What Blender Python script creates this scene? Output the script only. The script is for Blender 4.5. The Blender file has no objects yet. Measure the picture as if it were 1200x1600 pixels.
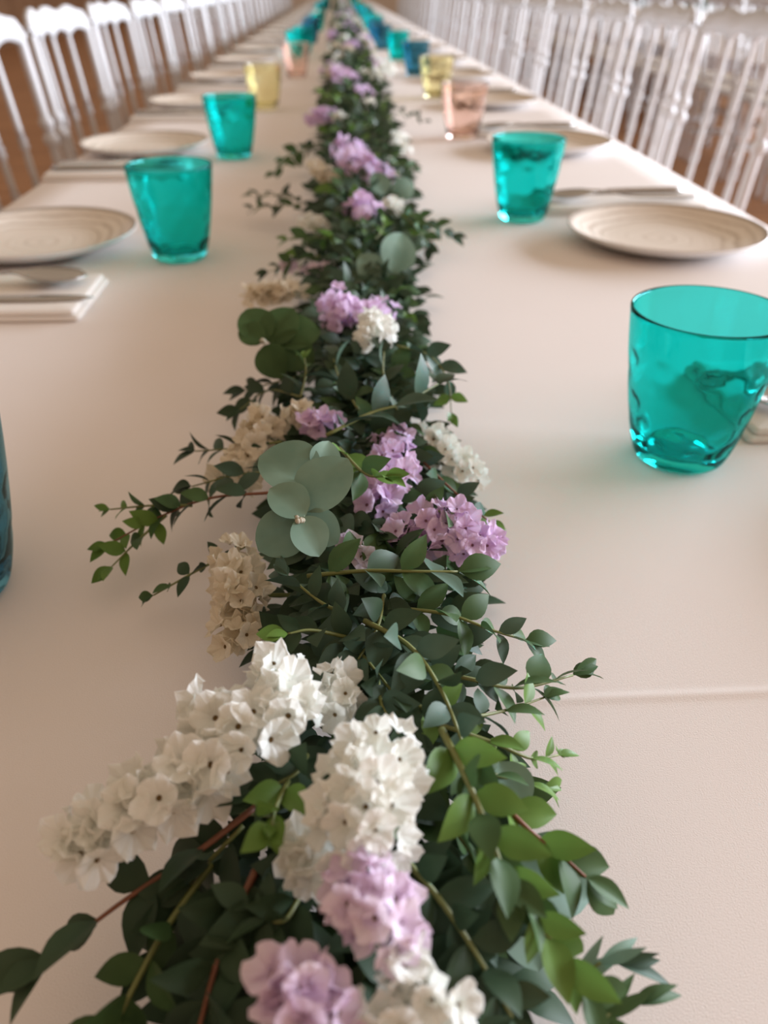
import bpy, math, random
import numpy as np
from mathutils import Vector, Matrix

random.seed(7)
rng = np.random.default_rng(7)
scene = bpy.context.scene
col = scene.collection

# ------------------------------------------------------------------ camera
TZ = 0.75                      # height of the table top
CAM_H = 0.229                  # lens height above the table top
FPX = 1248.0                   # focal length in pixels of a 1200x1600 frame
PITCH = math.atan(828.0 / FPX)
YAW = math.atan(73.0 / math.hypot(FPX, 828.0))
cam_data = bpy.data.cameras.new('camera')
cam = bpy.data.objects.new('camera', cam_data)
col.objects.link(cam)
cam.location = (0, 0, TZ + CAM_H)
cam.rotation_euler = (math.pi / 2 - PITCH, 0, -YAW)
cam_data.sensor_fit = 'VERTICAL'
cam_data.sensor_height = 36.0
cam_data.lens = 36.0 * FPX / 1600.0
cam_data.clip_start = 0.01
cam_data.clip_end = 200
cam_data.dof.use_dof = True
cam_data.dof.focus_distance = 0.275
cam_data.dof.aperture_fstop = 9.5
scene.camera = cam

# ------------------------------------------------------------------ world, lights, exposure
world = bpy.data.worlds.new('world')
scene.world = world
world.use_nodes = True
bg = world.node_tree.nodes['Background']
bg.inputs[0].default_value = (1.0, 0.77, 0.57, 1)
bg.inputs[1].default_value = 0.415


def area(name, loc, target, sx, sy, power, color):
    d = bpy.data.lights.new(name, 'AREA')
    d.shape = 'RECTANGLE'
    d.size, d.size_y = sx, sy
    d.energy = power
    d.color = color
    o = bpy.data.objects.new(name, d)
    col.objects.link(o)
    o.location = loc
    o.rotation_euler = (Vector(target) - Vector(loc)).to_track_quat('-Z', 'Y').to_euler()
    return o


# tall windows along the right-hand side of the hall
area('window_daylight', (5.8, 3.3, 1.9), (0, 2.2, 0.75), 7.5, 1.9, 930, (0.88, 0.955, 1.09))

vs = scene.view_settings
vs.view_transform = 'Standard'
vs.look = 'None'
vs.exposure = 0.48
vs.gamma = 1.0
vs.use_curve_mapping = False

# ------------------------------------------------------------------ helpers
R_CAM = cam.rotation_euler.to_matrix()


def at(px, py, h=0.0):
    """point at height h above the table top that the photograph shows at (px, py)"""
    d = R_CAM @ Vector(((px - 600.0), -(py - 800.0), -FPX))
    t = (h - CAM_H) / d.z
    return Vector((d.x * t, d.y * t, TZ + h))


FWD = R_CAM @ Vector((0, 0, -1))


def m_per_px(p):
    return (p - cam.location).dot(FWD) / FPX


def mesh_obj(name, verts, faces, mats, parent=None, smooth=True, loc=None, mat_idx=None):
    me = bpy.data.meshes.new(name)
    me.from_pydata([tuple(v) for v in verts], [], faces)
    if not isinstance(mats, (list, tuple)):
        mats = [mats]
    for m in mats:
        me.materials.append(m)
    if mat_idx is not None:
        me.polygons.foreach_set('material_index', mat_idx)
    if smooth:
        me.polygons.foreach_set('use_smooth', [True] * len(me.polygons))
    me.update()
    return link(name, me, parent, loc)


def link(name, me, parent=None, loc=None):
    o = bpy.data.objects.new(name, me)
    col.objects.link(o)
    if parent is not None:
        o.parent = parent
    if loc is not None:
        o.location = loc
    return o


def tag(o, label=None, cat=None, group=None, kind=None):
    if label: o['label'] = label
    if cat: o['category'] = cat
    if group: o['group'] = group
    if kind: o['kind'] = kind
    return o


def empty(name, loc=(0, 0, 0), rz=0.0):
    o = bpy.data.objects.new(name, None)
    o.empty_display_size = 0.05
    col.objects.link(o)
    o.location = loc
    o.rotation_euler = (0, 0, rz)
    return o


def copy_tree(o, parent=None):
    c = o.copy()
    col.objects.link(c)
    c.parent = parent
    for ch in o.children:
        copy_tree(ch, c)
    return c


class MB:
    """collects shapes into one mesh"""
    def __init__(self):
        self.v, self.f, self.mi = [], [], []

    def add(self, v, f, mi=0):
        b = len(self.v)
        self.v += [tuple(p) for p in v]
        self.f += [tuple(i + b for i in q) for q in f]
        self.mi += [mi] * len(f)

    def box(self, lo, hi, mi=0):
        x0, y0, z0 = lo; x1, y1, z1 = hi
        v = [(x0, y0, z0), (x1, y0, z0), (x1, y1, z0), (x0, y1, z0), (x0, y0, z1), (x1, y0, z1), (x1, y1, z1), (x0, y1, z1)]
        f = [(0, 3, 2, 1), (4, 5, 6, 7), (0, 1, 5, 4), (1, 2, 6, 5), (2, 3, 7, 6), (3, 0, 4, 7)]
        self.add(v, f, mi)

    def lathe(self, prof, n=16, center=(0, 0), mi=0, lean=None, cap=False):
        """prof: (radius, z) pairs; lean(z) gives an xy shift"""
        v, f = [], []
        for r, z in prof:
            sx, sy = lean(z) if lean else (0, 0)
            for k in range(n):
                a = 2 * math.pi * k / n
                v.append((center[0] + sx + r * math.cos(a), center[1] + sy + r * math.sin(a), z))
        for i in range(len(prof) - 1):
            for k in range(n):
                k2 = (k + 1) % n
                f.append((i * n + k, i * n + k2, (i + 1) * n + k2, (i + 1) * n + k))
        if cap:
            f.append(tuple(reversed(range(n))))
            f.append(tuple((len(prof) - 1) * n + k for k in range(n)))
        self.add(v, f, mi)

    def tube(self, pts, radii, n=6, mi=0):
        pts = [Vector(p) for p in pts]
        v, f = [], []
        up = Vector((0.3, 0.2, 0.93))
        for i, p in enumerate(pts):
            t = (pts[min(i + 1, len(pts) - 1)] - pts[max(i - 1, 0)]).normalized()
            a = t.cross(up)
            if a.length < 1e-4: a = t.cross(Vector((1, 0, 0)))
            a.normalize(); b = t.cross(a)
            r = radii[i] if isinstance(radii, (list, tuple)) else radii
            for k in range(n):
                w = 2 * math.pi * k / n
                v.append(p + a * (r * math.cos(w)) + b * (r * math.sin(w)))
        for i in range(len(pts) - 1):
            for k in range(n):
                k2 = (k + 1) % n
                f.append((i * n + k, i * n + k2, (i + 1) * n + k2, (i + 1) * n + k))
        f.append(tuple(reversed(range(n))))
        f.append(tuple((len(pts) - 1) * n + k for k in range(n)))
        self.add(v, f, mi)

    def build(self, name, mats, parent=None, loc=None, smooth=True):
        return mesh_obj(name, self.v, self.f, mats, parent, smooth, loc, self.mi)


# ------------------------------------------------------------------ materials
def new_mat(name):
    m = bpy.data.materials.new(name)
    m.use_nodes = True
    nt = m.node_tree
    return m, nt, nt.nodes['Principled BSDF'], nt.nodes['Material Output']


def plain(name, rgb, rough=0.5, metallic=0.0, spec=0.5):
    m, nt, p, o = new_mat(name)
    p.inputs['Base Color'].default_value = (*rgb, 1)
    p.inputs['Roughness'].default_value = rough
    p.inputs['Metallic'].default_value = metallic
    p.inputs['Specular IOR Level'].default_value = spec
    return m


def noise_mat(name, c1, c2, scale, rough=0.5, bump=0.0, bscale=200.0, coord='Object', detail=3.0, spec=0.5, stretch=None, transl=0.0, bdist=0.001):
    m, nt, p, out = new_mat(name)
    N, L = nt.nodes, nt.links
    tc = N.new('ShaderNodeTexCoord')
    geo = N.new('ShaderNodeNewGeometry')
    src = geo.outputs['Position'] if coord == 'World' else tc.outputs['Object']
    if stretch:
        mp = N.new('ShaderNodeMapping'); mp.inputs['Scale'].default_value = stretch
        L.new(src, mp.inputs['Vector']); src = mp.outputs['Vector']
    nz = N.new('ShaderNodeTexNoise'); nz.inputs['Scale'].default_value = scale; nz.inputs['Detail'].default_value = detail
    L.new(src, nz.inputs['Vector'])
    rp = N.new('ShaderNodeValToRGB')
    rp.color_ramp.elements[0].position = 0.32; rp.color_ramp.elements[1].position = 0.68
    rp.color_ramp.elements[0].color = (*c1, 1); rp.color_ramp.elements[1].color = (*c2, 1)
    L.new(nz.outputs['Fac'], rp.inputs['Fac'])
    L.new(rp.outputs['Color'], p.inputs['Base Color'])
    p.inputs['Roughness'].default_value = rough
    p.inputs['Specular IOR Level'].default_value = spec
    if bump:
        n2 = N.new('ShaderNodeTexNoise'); n2.inputs['Scale'].default_value = bscale; n2.inputs['Detail'].default_value = 4
        L.new(src, n2.inputs['Vector'])
        b = N.new('ShaderNodeBump'); b.inputs['Strength'].default_value = bump; b.inputs['Distance'].default_value = bdist
        L.new(n2.outputs['Fac'], b.inputs['Height']); L.new(b.outputs['Normal'], p.inputs['Normal'])
    if transl:
        t = N.new('ShaderNodeBsdfTranslucent'); L.new(rp.outputs['Color'], t.inputs['Color'])
        mx = N.new('ShaderNodeMixShader'); mx.inputs[0].default_value = transl
        L.new(p.outputs[0], mx.inputs[1]); L.new(t.outputs[0], mx.inputs[2]); L.new(mx.outputs[0], out.inputs[0])
    return m


def glass_mat(name, rgb):
    m = bpy.data.materials.new(name)
    m.use_nodes = True
    nt = m.node_tree
    nt.nodes.clear()
    o = nt.nodes.new('ShaderNodeOutputMaterial')
    g = nt.nodes.new('ShaderNodeBsdfGlass')
    g.inputs['Color'].default_value = (*rgb, 1)
    g.inputs['Roughness'].default_value = 0.0
    g.inputs['IOR'].default_value = 1.4
    nt.links.new(g.outputs[0], o.inputs[0])
    return m


M = {}
M['cloth'] = noise_mat('cloth', (0.80, 0.745, 0.71), (0.83, 0.775, 0.74), 3.0, 0.9, 0.25, 1800.0, 'World', spec=0.1, bdist=0.0004)
M['board'] = plain('board', (0.35, 0.24, 0.15), 0.6)
M['chair'] = plain('chair_white', (0.58, 0.58, 0.585), 0.55)
M['seat'] = plain('seat_cushion', (0.8, 0.77, 0.73), 0.8)
M['floor'] = noise_mat('floor_wood', (0.25, 0.11, 0.045), (0.42, 0.21, 0.095), 2.2, 0.65, coord='World', stretch=(0.6, 5.0, 1.0))
M['wall_brown'] = noise_mat('wall_brown', (0.30, 0.18, 0.11), (0.42, 0.27, 0.17), 1.5, 0.8, coord='World')
M['wall_white'] = plain('wall_white', (0.75, 0.70, 0.65), 0.9)
M['teal'] = glass_mat('glass_teal', (0.28, 0.925, 0.915))
M['yellow'] = glass_mat('glass_yellow', (0.998, 0.985, 0.85))
M['salmon'] = glass_mat('glass_salmon', (0.998, 0.925, 0.895))
M['navy'] = glass_mat('glass_navy', (0.46, 0.70, 0.78))
M['napkin'] = noise_mat('napkin', (0.80, 0.77, 0.72), (0.84, 0.81, 0.77), 8, 0.9, 0.2, 900.0, spec=0.1)
M['steel'] = plain('steel', (0.45, 0.43, 0.41), 0.25, 1.0)
M['glaze'] = plain('plate_glaze', (0.80, 0.80, 0.80), 0.25)
M['rimline'] = plain('plate_rim_line', (0.42, 0.36, 0.30), 0.4)


def plate_mat():
    m, nt, p, out = new_mat('plate_swirl')
    N, L = nt.nodes, nt.links
    tc = N.new('ShaderNodeTexCoord')
    nz = N.new('ShaderNodeTexNoise'); nz.inputs['Scale'].default_value = 14; nz.inputs['Detail'].default_value = 4
    L.new(tc.outputs['Object'], nz.inputs['Vector'])
    ln = N.new('ShaderNodeVectorMath'); ln.operation = 'LENGTH'; L.new(tc.outputs['Object'], ln.inputs[0])
    ma = N.new('ShaderNodeMath'); ma.operation = 'MULTIPLY_ADD'; ma.inputs[1].default_value = 0.04
    L.new(nz.outputs['Fac'], ma.inputs[0]); L.new(ln.outputs['Value'], ma.inputs[2])
    m2 = N.new('ShaderNodeMath'); m2.operation = 'MULTIPLY'; m2.inputs[1].default_value = 95.0
    L.new(ma.outputs[0], m2.inputs[0])
    n2 = N.new('ShaderNodeTexNoise'); n2.noise_dimensions = '1D'; n2.inputs['Scale'].default_value = 1.6; n2.inputs['Detail'].default_value = 5
    L.new(m2.outputs[0], n2.inputs['W'])
    rp = N.new('ShaderNodeValToRGB')
    e = rp.color_ramp.elements
    e[0].position = 0.30; e[0].color = (0.54, 0.46, 0.38, 1)
    e[1].position = 0.44; e[1].color = (0.74, 0.66, 0.57, 1)
    k = e.new(0.75); k.color = (0.82, 0.76, 0.68, 1)
    L.new(n2.outputs['Fac'], rp.inputs['Fac'])
    L.new(rp.outputs['Color'], p.inputs['Base Color'])
    p.inputs['Roughness'].default_value = 0.35
    return m


M['plate'] = plate_mat()
M['leaf_dark'] = noise_mat('leaf_dark', (0.026, 0.050, 0.027), (0.048, 0.086, 0.043), 45, 0.5, spec=0.22, coord='World', transl=0.12)
M['leaf_mid'] = noise_mat('leaf_mid', (0.042, 0.090, 0.030), (0.075, 0.140, 0.048), 45, 0.5, spec=0.22, coord='World', transl=0.18)
M['leaf_blue'] = noise_mat('leaf_blue', (0.046, 0.090, 0.058), (0.080, 0.132, 0.088), 45, 0.5, spec=0.22, coord='World', transl=0.12)
M['leaf_bright'] = noise_mat('leaf_bright', (0.090, 0.18, 0.035), (0.15, 0.27, 0.055), 45, 0.4, spec=0.22, coord='World', transl=0.25)
M['leaf_silver'] = noise_mat('leaf_silver', (0.13, 0.235, 0.17), (0.20, 0.315, 0.235), 60, 0.55, coord='World', transl=0.12)
M['stem_green'] = plain('stem_green', (0.16, 0.18, 0.05), 0.5)
M['stem_red'] = plain('stem_red', (0.19, 0.065, 0.028), 0.5)
M['bud'] = plain('bud', (0.45, 0.42, 0.32), 0.7)
M['petal_white'] = noise_mat('petal_white', (0.84, 0.85, 0.79), (0.93, 0.94, 0.90), 90, 0.7, coord='World', transl=0.38, spec=0.2)
M['petal_cream'] = noise_mat('petal_cream', (0.72, 0.65, 0.50), (0.85, 0.80, 0.68), 90, 0.7, coord='World', transl=0.35, spec=0.2)
M['petal_lilac'] = noise_mat('petal_lilac', (0.66, 0.46, 0.70), (0.82, 0.67, 0.85), 90, 0.7, coord='World', transl=0.35, spec=0.2)
M['petal_pale'] = noise_mat('petal_pale_lilac', (0.74, 0.58, 0.74), (0.88, 0.79, 0.86), 90, 0.7, coord='World', transl=0.35, spec=0.2)
M['throat'] = plain('floret_throat', (0.20, 0.13, 0.05), 0.8)
M['throat_lilac'] = plain('floret_throat_lilac', (0.26, 0.12, 0.18), 0.8)

# ------------------------------------------------------------------ room shell
XL, XR = -0.4175, 0.483        # long edges of the table
mb = MB(); mb.box((-6.2, -1.8, -0.1), (7.0, 30.2, 0))
tag(mb.build('floor', M['floor'], smooth=False), kind='structure')
mb = MB(); mb.box((-6.2, -1.6, 0), (-6, 30, 3.6))
tag(mb.build('wall_left', M['wall_brown'], smooth=False), kind='structure')
mb = MB(); mb.box((-6.2, 30, 0), (7.0, 30.2, 3.6))
tag(mb.build('wall_far', M['wall_white'], smooth=False), kind='structure')
mb = MB(); mb.box((6.8, -1.6, 0), (7.0, 30, 3.6))
wr = tag(mb.build('wall_right', M['wall_white'], smooth=False), kind='structure')
for i in range(3):
    y0 = -0.2 + 2.5 * i
    mb = MB()
    mb.box((6.74, y0, 0.9), (6.799, y0 + 2.1, 0.98)); mb.box((6.74, y0, 2.82), (6.799, y0 + 2.1, 2.9))
    for yy in (y0, y0 + 1.01, y0 + 2.02): mb.box((6.74, yy, 0.98), (6.799, yy + 0.08, 2.82))
    tag(mb.build('window_%d' % (i + 1), M['wall_white'], smooth=False), kind='structure')
mb = MB(); mb.box((-6.2, -1.8, 0), (7.0, -1.6, 3.6))  # unseen end wall, added to darken and warm the light on the near table
tag(mb.build('wall_near', M['wall_brown'], smooth=False), kind='structure')


# ------------------------------------------------------------------ tables and cloths
def banquet_table(x0, x1, y0, y1, label):
    t = empty('banquet_table', ((x0 + x1) / 2, (y0 + y1) / 2, 0))
    cx, cy = t.location.x, t.location.y
    m = MB(); m.box((x0 - cx, y0 - cy, TZ - 0.03), (x1 - cx, y1 - cy, TZ - 0.004))
    m.build('tabletop', M['board'], t, smooth=False)
    n = int((y1 - y0) / 1.8)
    for i in range(n + 1):
        yy = y0 + 0.2 + (y1 - y0 - 0.4) * i / n
        for sx in (x0 + 0.30, x1 - 0.30):
            m = MB(); m.box((sx - 0.025 - cx, yy - 0.025 - cy, 0), (sx + 0.025 - cx, yy + 0.025 - cy, TZ - 0.03))
            m.build('leg', M['board'], t, smooth=False)
    return tag(t, label, 'table')


def cloth(x0, x1, y0, y1, label, crease=None, drop=0.20):
    ys = list(np.arange(y0, y1 + 1e-6, 0.06))
    if crease: ys += [crease + d for d in (-0.006, -0.004, -0.0026, -0.0012, 0, 0.0012, 0.0026, 0.004, 0.006)]
    ys = sorted(ys)
    prof = []                                    # (x, z, outward weight)
    for k in range(6): prof.append((x0, -drop + (drop - 0.012) * k / 5, -1.0))
    prof += [(x0 + 0.0015, -0.0035, 0), (x0 + 0.006, -0.0003, 0)]
    nx = 14
    for k in range(1, nx): prof.append((x0 + (x1 - x0) * k / nx, 0, 0))
    prof += [(x1 - 0.006, -0.0003, 0), (x1 - 0.0015, -0.0035, 0)]
    for k in range(5, -1, -1): prof.append((x1, -drop + (drop - 0.012) * k / 5, 1.0))
    v, f = [], []
    for y in ys:
        for x, z, w in prof:
            dx = 0.0
            if w:
                dep = min(1, -z / drop)
                dx = w * dep * (0.012 + 0.012 * math.sin(y * 17 + math.sin(y * 5.1) * 2))
                zz = z
            else:
                zz = z
                if crease: zz += 0.0006 * max(0.0, min(1.0, (x - 0.02) / 0.08)) * math.exp(-((y - crease) / 0.0022) ** 2) 
            v.append((x + dx, y, TZ + zz))
    P = len(prof)
    for j in range(len(ys) - 1):
        for i in range(P - 1):
            a = j * P + i
            f.append((a, a + 1, a + P + 1, a + P))
    return tag(mesh_obj('tablecloth', v, f, M['cloth']), label, 'tablecloth')


Y_END = 15.4
crease_y = at(1050, 1087).y
banquet_table(XL + 0.002, XR - 0.002, -0.95, Y_END - 0.05, 'long banquet table under the cloth that carries the flower garland')
cloth(XL, XR, -1.0, Y_END, 'off-white woven cloth under the flower garland on the long table', crease_y)


# ------------------------------------------------------------------ chairs
def chair_profile(z0, z1, r, beads):
    """turned post: tapers, with beads at given heights"""
    n = 26
    out = []
    for i in range(n + 1):
        z = z0 + (z1 - z0) * i / n
        rr = r * (1.0 - 0.32 * abs((z - z0) / (z1 - z0) - 0.45))
        out.append([rr, z])
    for zb, amp in beads:
        out += [[r * 0.82, zb - 0.017], [r * amp, zb - 0.006], [r * amp, zb + 0.006], [r * 0.82, zb + 0.017]]
    out.sort(key=lambda q: q[1])
    return [tuple(q) for q in out]


CW = 0.228                                       # half width of the back


def back_x(u):                                   # the back bows away from the table; u in -1..1
    return -0.028 * (1 - u * u)


def lean_x(z):
    return -0.05 * max(0.0, (z - 0.45)) / 0.47


def make_chair(joined=False):
    """front of the chair looks along +x; origin on the floor below the ends of the back"""
    root = None
    parts = []
    def part(name, m, mat):
        parts.append((name, m, mat))
    for s in (-1, 1):
        m = MB()
        m.lathe(chair_profile(0.0, 0.90, 0.0130, [(0.50, 1.35), (0.68, 1.40), (0.715, 1.25), (0.25, 1.3)]), 12,
                (0, s * CW), lean=lambda z: (lean_x(z), 0), cap=True)
        part('back_post', m, M['chair'])
    for k in (-1, 0, 1):
        u = k * 0.5
        m = MB()
        m.lathe(chair_profile(0.50, 0.885, 0.0082, [(0.60, 1.35), (0.69, 1.4)]), 10, (back_x(u), u * CW), lean=lambda z: (lean_x(z), 0), cap=True)
        part('spindle', m, M['chair'])
    # crest rail: bowed, scalloped above and arched between the spindles below
    m = MB()
    n = 64
    v, f = [], []
    for i in range(n + 1):
        u = -1.05 + 2.10 * i / n
        uu = max(-1, min(1, u))
        e = max(0.0, (abs(u) - 0.92) / 0.13)
        top = 0.918 + 0.012 * math.exp(-(u / 0.22) ** 2) + 0.012 * math.exp(-((abs(u) - 0.62) / 0.16) ** 2) - 0.028 * e * e
        ph = abs(math.sin(math.pi * (u * 2.0)))
        bot = 0.860 + 0.018 * ph ** 0.6 + 0.012 * e * e
        if abs(u) > 1: bot = 0.862 + 0.016 * e
        x = back_x(uu) if abs(u) <= 1 else 0.0
        for (dx, z) in ((-0.008, bot), (0.008, bot), (0.010, (top + bot) / 2), (0.006, top), (-0.006, top), (-0.010, (top + bot) / 2)):
            v.append((x + dx + lean_x(z), u * CW, z))
    for i in range(n):
        for k in range(6):
            k2 = (k + 1) % 6
            f.append((i * 6 + k, i * 6 + k2, (i + 1) * 6 + k2, (i + 1) * 6 + k))
    f.append(tuple(range(6))); f.append(tuple(n * 6 + k for k in reversed(range(6))))
    m.add(v, f); part('crest_rail', m, M['chair'])
    m = MB()
    m.tube([(back_x(u) + lean_x(0.5), u * CW, 0.50) for u in np.linspace(-1, 1, 13)], 0.014, 8)
    part('lower_rail', m, M['chair'])
    m = MB(); m.box((-0.01, -CW, 0.425), (0.37, CW, 0.45)); part('seat', m, M['chair'])
    m = MB()
    v, f = [], []
    for j in range(9):
        for i in range(9):
            a, b = i / 8, j / 8
            hz = 0.035 * (1 - (2 * a - 1) ** 6) * (1 - (2 * b - 1) ** 6)
            v.append((0.005 + 0.355 * a, -CW + 0.015 + (2 * CW - 0.03) * b, 0.4505 + hz))
    for j in range(8):
        for i in range(8):
            a = j * 9 + i; f.append((a, a + 1, a + 10, a + 9))
    m.add(v, f); part('seat_cushion', m, M['seat'])
    for s in (-1, 1):
        m = MB(); m.lathe(chair_profile(0, 0.427, 0.019, [(0.36, 1.4), (0.2, 1.25)]), 10, (0.350, s * (CW - 0.015)), cap=True); part('leg', m, M['chair'])
        m = MB(); m.tube([(0, s * CW, 0.17), (0.350, s * (CW - 0.015), 0.17)], 0.010, 6); part('stretcher', m, M['chair'])
    m = MB(); m.tube([(0.350, -CW + 0.015, 0.24), (0.350, CW - 0.015, 0.24)], 0.010, 6); part('stretcher', m, M['chair'])
    if joined:
        J = MB()
        for nme, mm, mat in parts:
            J.add(mm.v, mm.f, 1 if nme == 'seat_cushion' else 0)
        return J.build('banquet_chair', [M['chair'], M['seat']])
    root = empty('banquet_chair')
    for nme, mm, mat in parts:
        mm.build(nme, mat, root, smooth=nme not in ('seat',))
    return root


chair_a = make_chair()
chair_b = make_chair(joined=True)
used = {0: False, 1: False}


def place_chair(x, y, rz, far, label, group):
    src = chair_b if far else chair_a
    k = 1 if far else 0
    if used[k]:
        c = copy_tree(src)
    else:
        c = src; used[k] = True
    c.location = (x, y, 0)
    c.rotation_euler = (0, 0, rz)
    tag(c, label, 'chair', group)
    return c


PITCH_Y = 0.556
for i in range(23):
    y = 1.785 + PITCH_Y * (i - 1)
    place_chair(-0.64 + random.uniform(-0.008, 0.008), y, random.uniform(-0.02, 0.02), i > 10,
                'white spindle chair at the long table on the side of the bare brown floor', 'chairs by the bare floor')
for i in range(22):
    y = 2.07 + PITCH_Y * i
    place_chair(0.875 + random.uniform(-0.01, 0.01), y, math.pi + random.uniform(-0.03, 0.03), i > 10,
                'white spindle chair at the long table on the side facing the neighbouring table', 'chairs between the two tables')

# neighbouring table on the right
NX0, NX1, NY0, NY1 = 2.65, 3.55, 3.2, 15
banquet_table(NX0 + 0.002, NX1 - 0.002, NY0 + 0.03, NY1 - 0.03, 'neighbouring banquet table under a plain white cloth')
cloth(NX0, NX1, NY0, NY1, 'off-white cloth on the neighbouring banquet table behind the white chairs')
for i in range(16):
    place_chair(2.25, 3.55 + 0.58 * i, random.uniform(-0.04, 0.04), True,
                'white turned spindle chair drawn up to the near side of the neighbouring table', 'chairs at the near side of the neighbouring table')
for i in range(14):
    place_chair(3.95, 3.6 + 0.58 * i, math.pi + random.uniform(-0.04, 0.04), True,
                'white turned spindle chair on the far side of the neighbouring table', 'chairs at the far side of the neighbouring table')


# ------------------------------------------------------------------ tableware
def smooth_prof(pts, n):
    """Catmull-Rom through 2-D points"""
    out = []
    P = [pts[0]] + list(pts) + [pts[-1]]
    seg = len(pts) - 1
    for i in range(n + 1):
        t = i / n * seg
        k = min(int(t), seg - 1); u = t - k
        p0, p1, p2, p3 = (np.array(P[k + j], float) for j in range(4))
        out.append(tuple(0.5 * (2 * p1 + (p2 - p0) * u + (2 * p0 - 5 * p1 + 4 * p2 - p3) * u * u + (3 * p1 - p0 - 3 * p2 + p3) * u ** 3)))
    return out


GH = 0.087


def tumbler_mesh(name, mat, seed):
    r = random.Random(seed)
    n = 64
    outer = smooth_prof([(0.0225, 0.0008), (0.0258, 0.004), (0.0305, 0.020), (0.0352, 0.045), (0.0385, 0.068), (0.0405, GH - 0.001)], 26)
    inner = smooth_prof([(0.0388, GH - 0.001), (0.0368, 0.068), (0.0334, 0.045), (0.0284, 0.022), (0.0238, 0.0115)], 30)
    # round dents pressed into the outer wall, in staggered rows
    dents = []
    for row, z in enumerate((0.014, 0.026, 0.038, 0.050, 0.062)):
        m = 9
        for k in range(m):
            if r.random() < 0.16: continue
            dents.append((2 * math.pi * (k + 0.5 * (row % 2) + r.uniform(-.12, .12)) / m, z + r.uniform(-0.002, 0.002), r.uniform(0.0042, 0.0066)))
    def dent(a, z, rad):
        d = 0.0
        for da, dz, dr in dents:
            w = (a - da + math.pi) % (2 * math.pi) - math.pi
            q = ((w * rad) ** 2 + (z - dz) ** 2) / (dr * dr)
            if q < 1.0: d = max(d, 0.0011 * (1 - q) ** 0.8)
        return d
    v, f = [], []
    rings = [(0.0, 0.0022, 0)] + [(0.0215, 0.0012, 0)] + [(a, b, 1) for a, b in outer] + [(0.0402, GH - 0.0001, 0), (0.0392, GH - 0.0001, 0)] + \
            [(a, b, 2) for a, b in inner] + [(0.0215, 0.0085, 0), (0.012, 0.0078, 0), (0.0, 0.0076, 0)]
    for (rad, z, s) in rings:
        for k in range(n):
            a = 2 * math.pi * k / n
            q = rad
            if s == 1: q -= dent(a, z, rad) * 0.55
            if s == 2: q -= dent(a, z, rad) * 1.0
            v.append((q * math.cos(a), q * math.sin(a), z))
    for i in range(len(rings) - 1):
        for k in range(n):
            k2 = (k + 1) % n
            f.append((i * n + k, i * n + k2, (i + 1) * n + k2, (i + 1) * n + k))
    me = bpy.data.meshes.new(name)
    me.from_pydata(v, [], f)
    me.materials.append(mat)
    # weld the two poles
    import bmesh
    bm = bmesh.new(); bm.from_mesh(me)
    bmesh.ops.remove_doubles(bm, verts=bm.verts, dist=1e-6)
    bmesh.ops.recalc_face_normals(bm, faces=bm.faces)
    bm.to_mesh(me); bm.free()
    me.polygons.foreach_set('use_smooth', [True] * len(me.polygons))
    return me


GM = {c: tumbler_mesh('tumbler_' + c, M[c], i + 3) for i, c in enumerate(('teal', 'yellow', 'salmon', 'navy'))}
GL = {'teal': 'teal dimpled glass tumbler on the white tablecloth', 'yellow': 'pale yellow dimpled glass tumbler on the white tablecloth',
      'salmon': 'salmon pink dimpled glass tumbler on the white tablecloth', 'navy': 'dark blue dimpled glass tumbler on the white tablecloth'}


def tumbler(c, p, rz, label=None):
    o = link('tumbler', GM[c])
    o.location = (p[0], p[1], TZ + 0.0004)
    o.rotation_euler = (0, 0, rz)
    tag(o, label or GL[c], 'glass', None if label else c + ' tumblers')


rt = [('teal', at(1058, 712)), ('teal', at(815, 343)), ('salmon', at(722, 217)), ('yellow', at(681, 153)), ('navy', at(649, 118)), ('teal', at(621, 94))]
lf = [('navy', Vector((-0.181, 0.29, 0))), ('teal', at(283, 403)), ('teal', at(367, 247)), ('yellow', at(415, 172)), ('salmon', at(464, 122)), ('teal', at(466, 92))]
RL = ['teal dimpled glass tumbler standing across from the silver green leaf rosette',
      'teal dimpled glass tumbler standing next to the salmon pink one, beside a plate',
      'salmon pink dimpled glass tumbler standing between a teal and a pale yellow one',
      'pale yellow dimpled glass tumbler standing between a salmon and a dark blue one',
      'dark blue dimpled glass tumbler half hidden behind the pale yellow one',
      'teal dimpled glass tumbler right behind a dark blue one']
LL_ = ['dark blue dimpled glass tumbler standing alone beside the near end of the garland',
       'teal dimpled glass tumbler beside the plate with spoon and knife, before another teal one',
       'teal dimpled glass tumbler standing next to a pale yellow one',
       'pale yellow dimpled glass tumbler standing between a teal and a salmon pink one',
       'salmon pink dimpled glass tumbler with a teal one showing through it',
       'teal dimpled glass tumbler right behind a salmon pink one']
for (c, p), lb in zip(rt + lf, RL + LL_): tumbler(c, p, random.uniform(0, 6.28), lb)
for k, c in enumerate(('navy', 'navy', 'teal', 'teal', 'navy', 'teal', 'teal', 'navy', 'teal', 'yellow', 'teal', 'teal', 'navy', 'teal', 'salmon', 'teal')):
    tumbler(c, (0.185 + random.uniform(-.015, .015), 0.402 + PITCH_Y * (k + 6), 0), random.uniform(0, 6.28))
for k, c in enumerate(('teal', 'navy', 'navy', 'teal', 'salmon', 'teal', 'teal', 'navy', 'teal', 'teal', 'navy', 'teal', 'yellow', 'teal', 'navy', 'teal')):
    tumbler(c, (-0.125 + random.uniform(-.015, .015), 0.803 + PITCH_Y * (k + 5), 0), random.uniform(0, 6.28))


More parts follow.
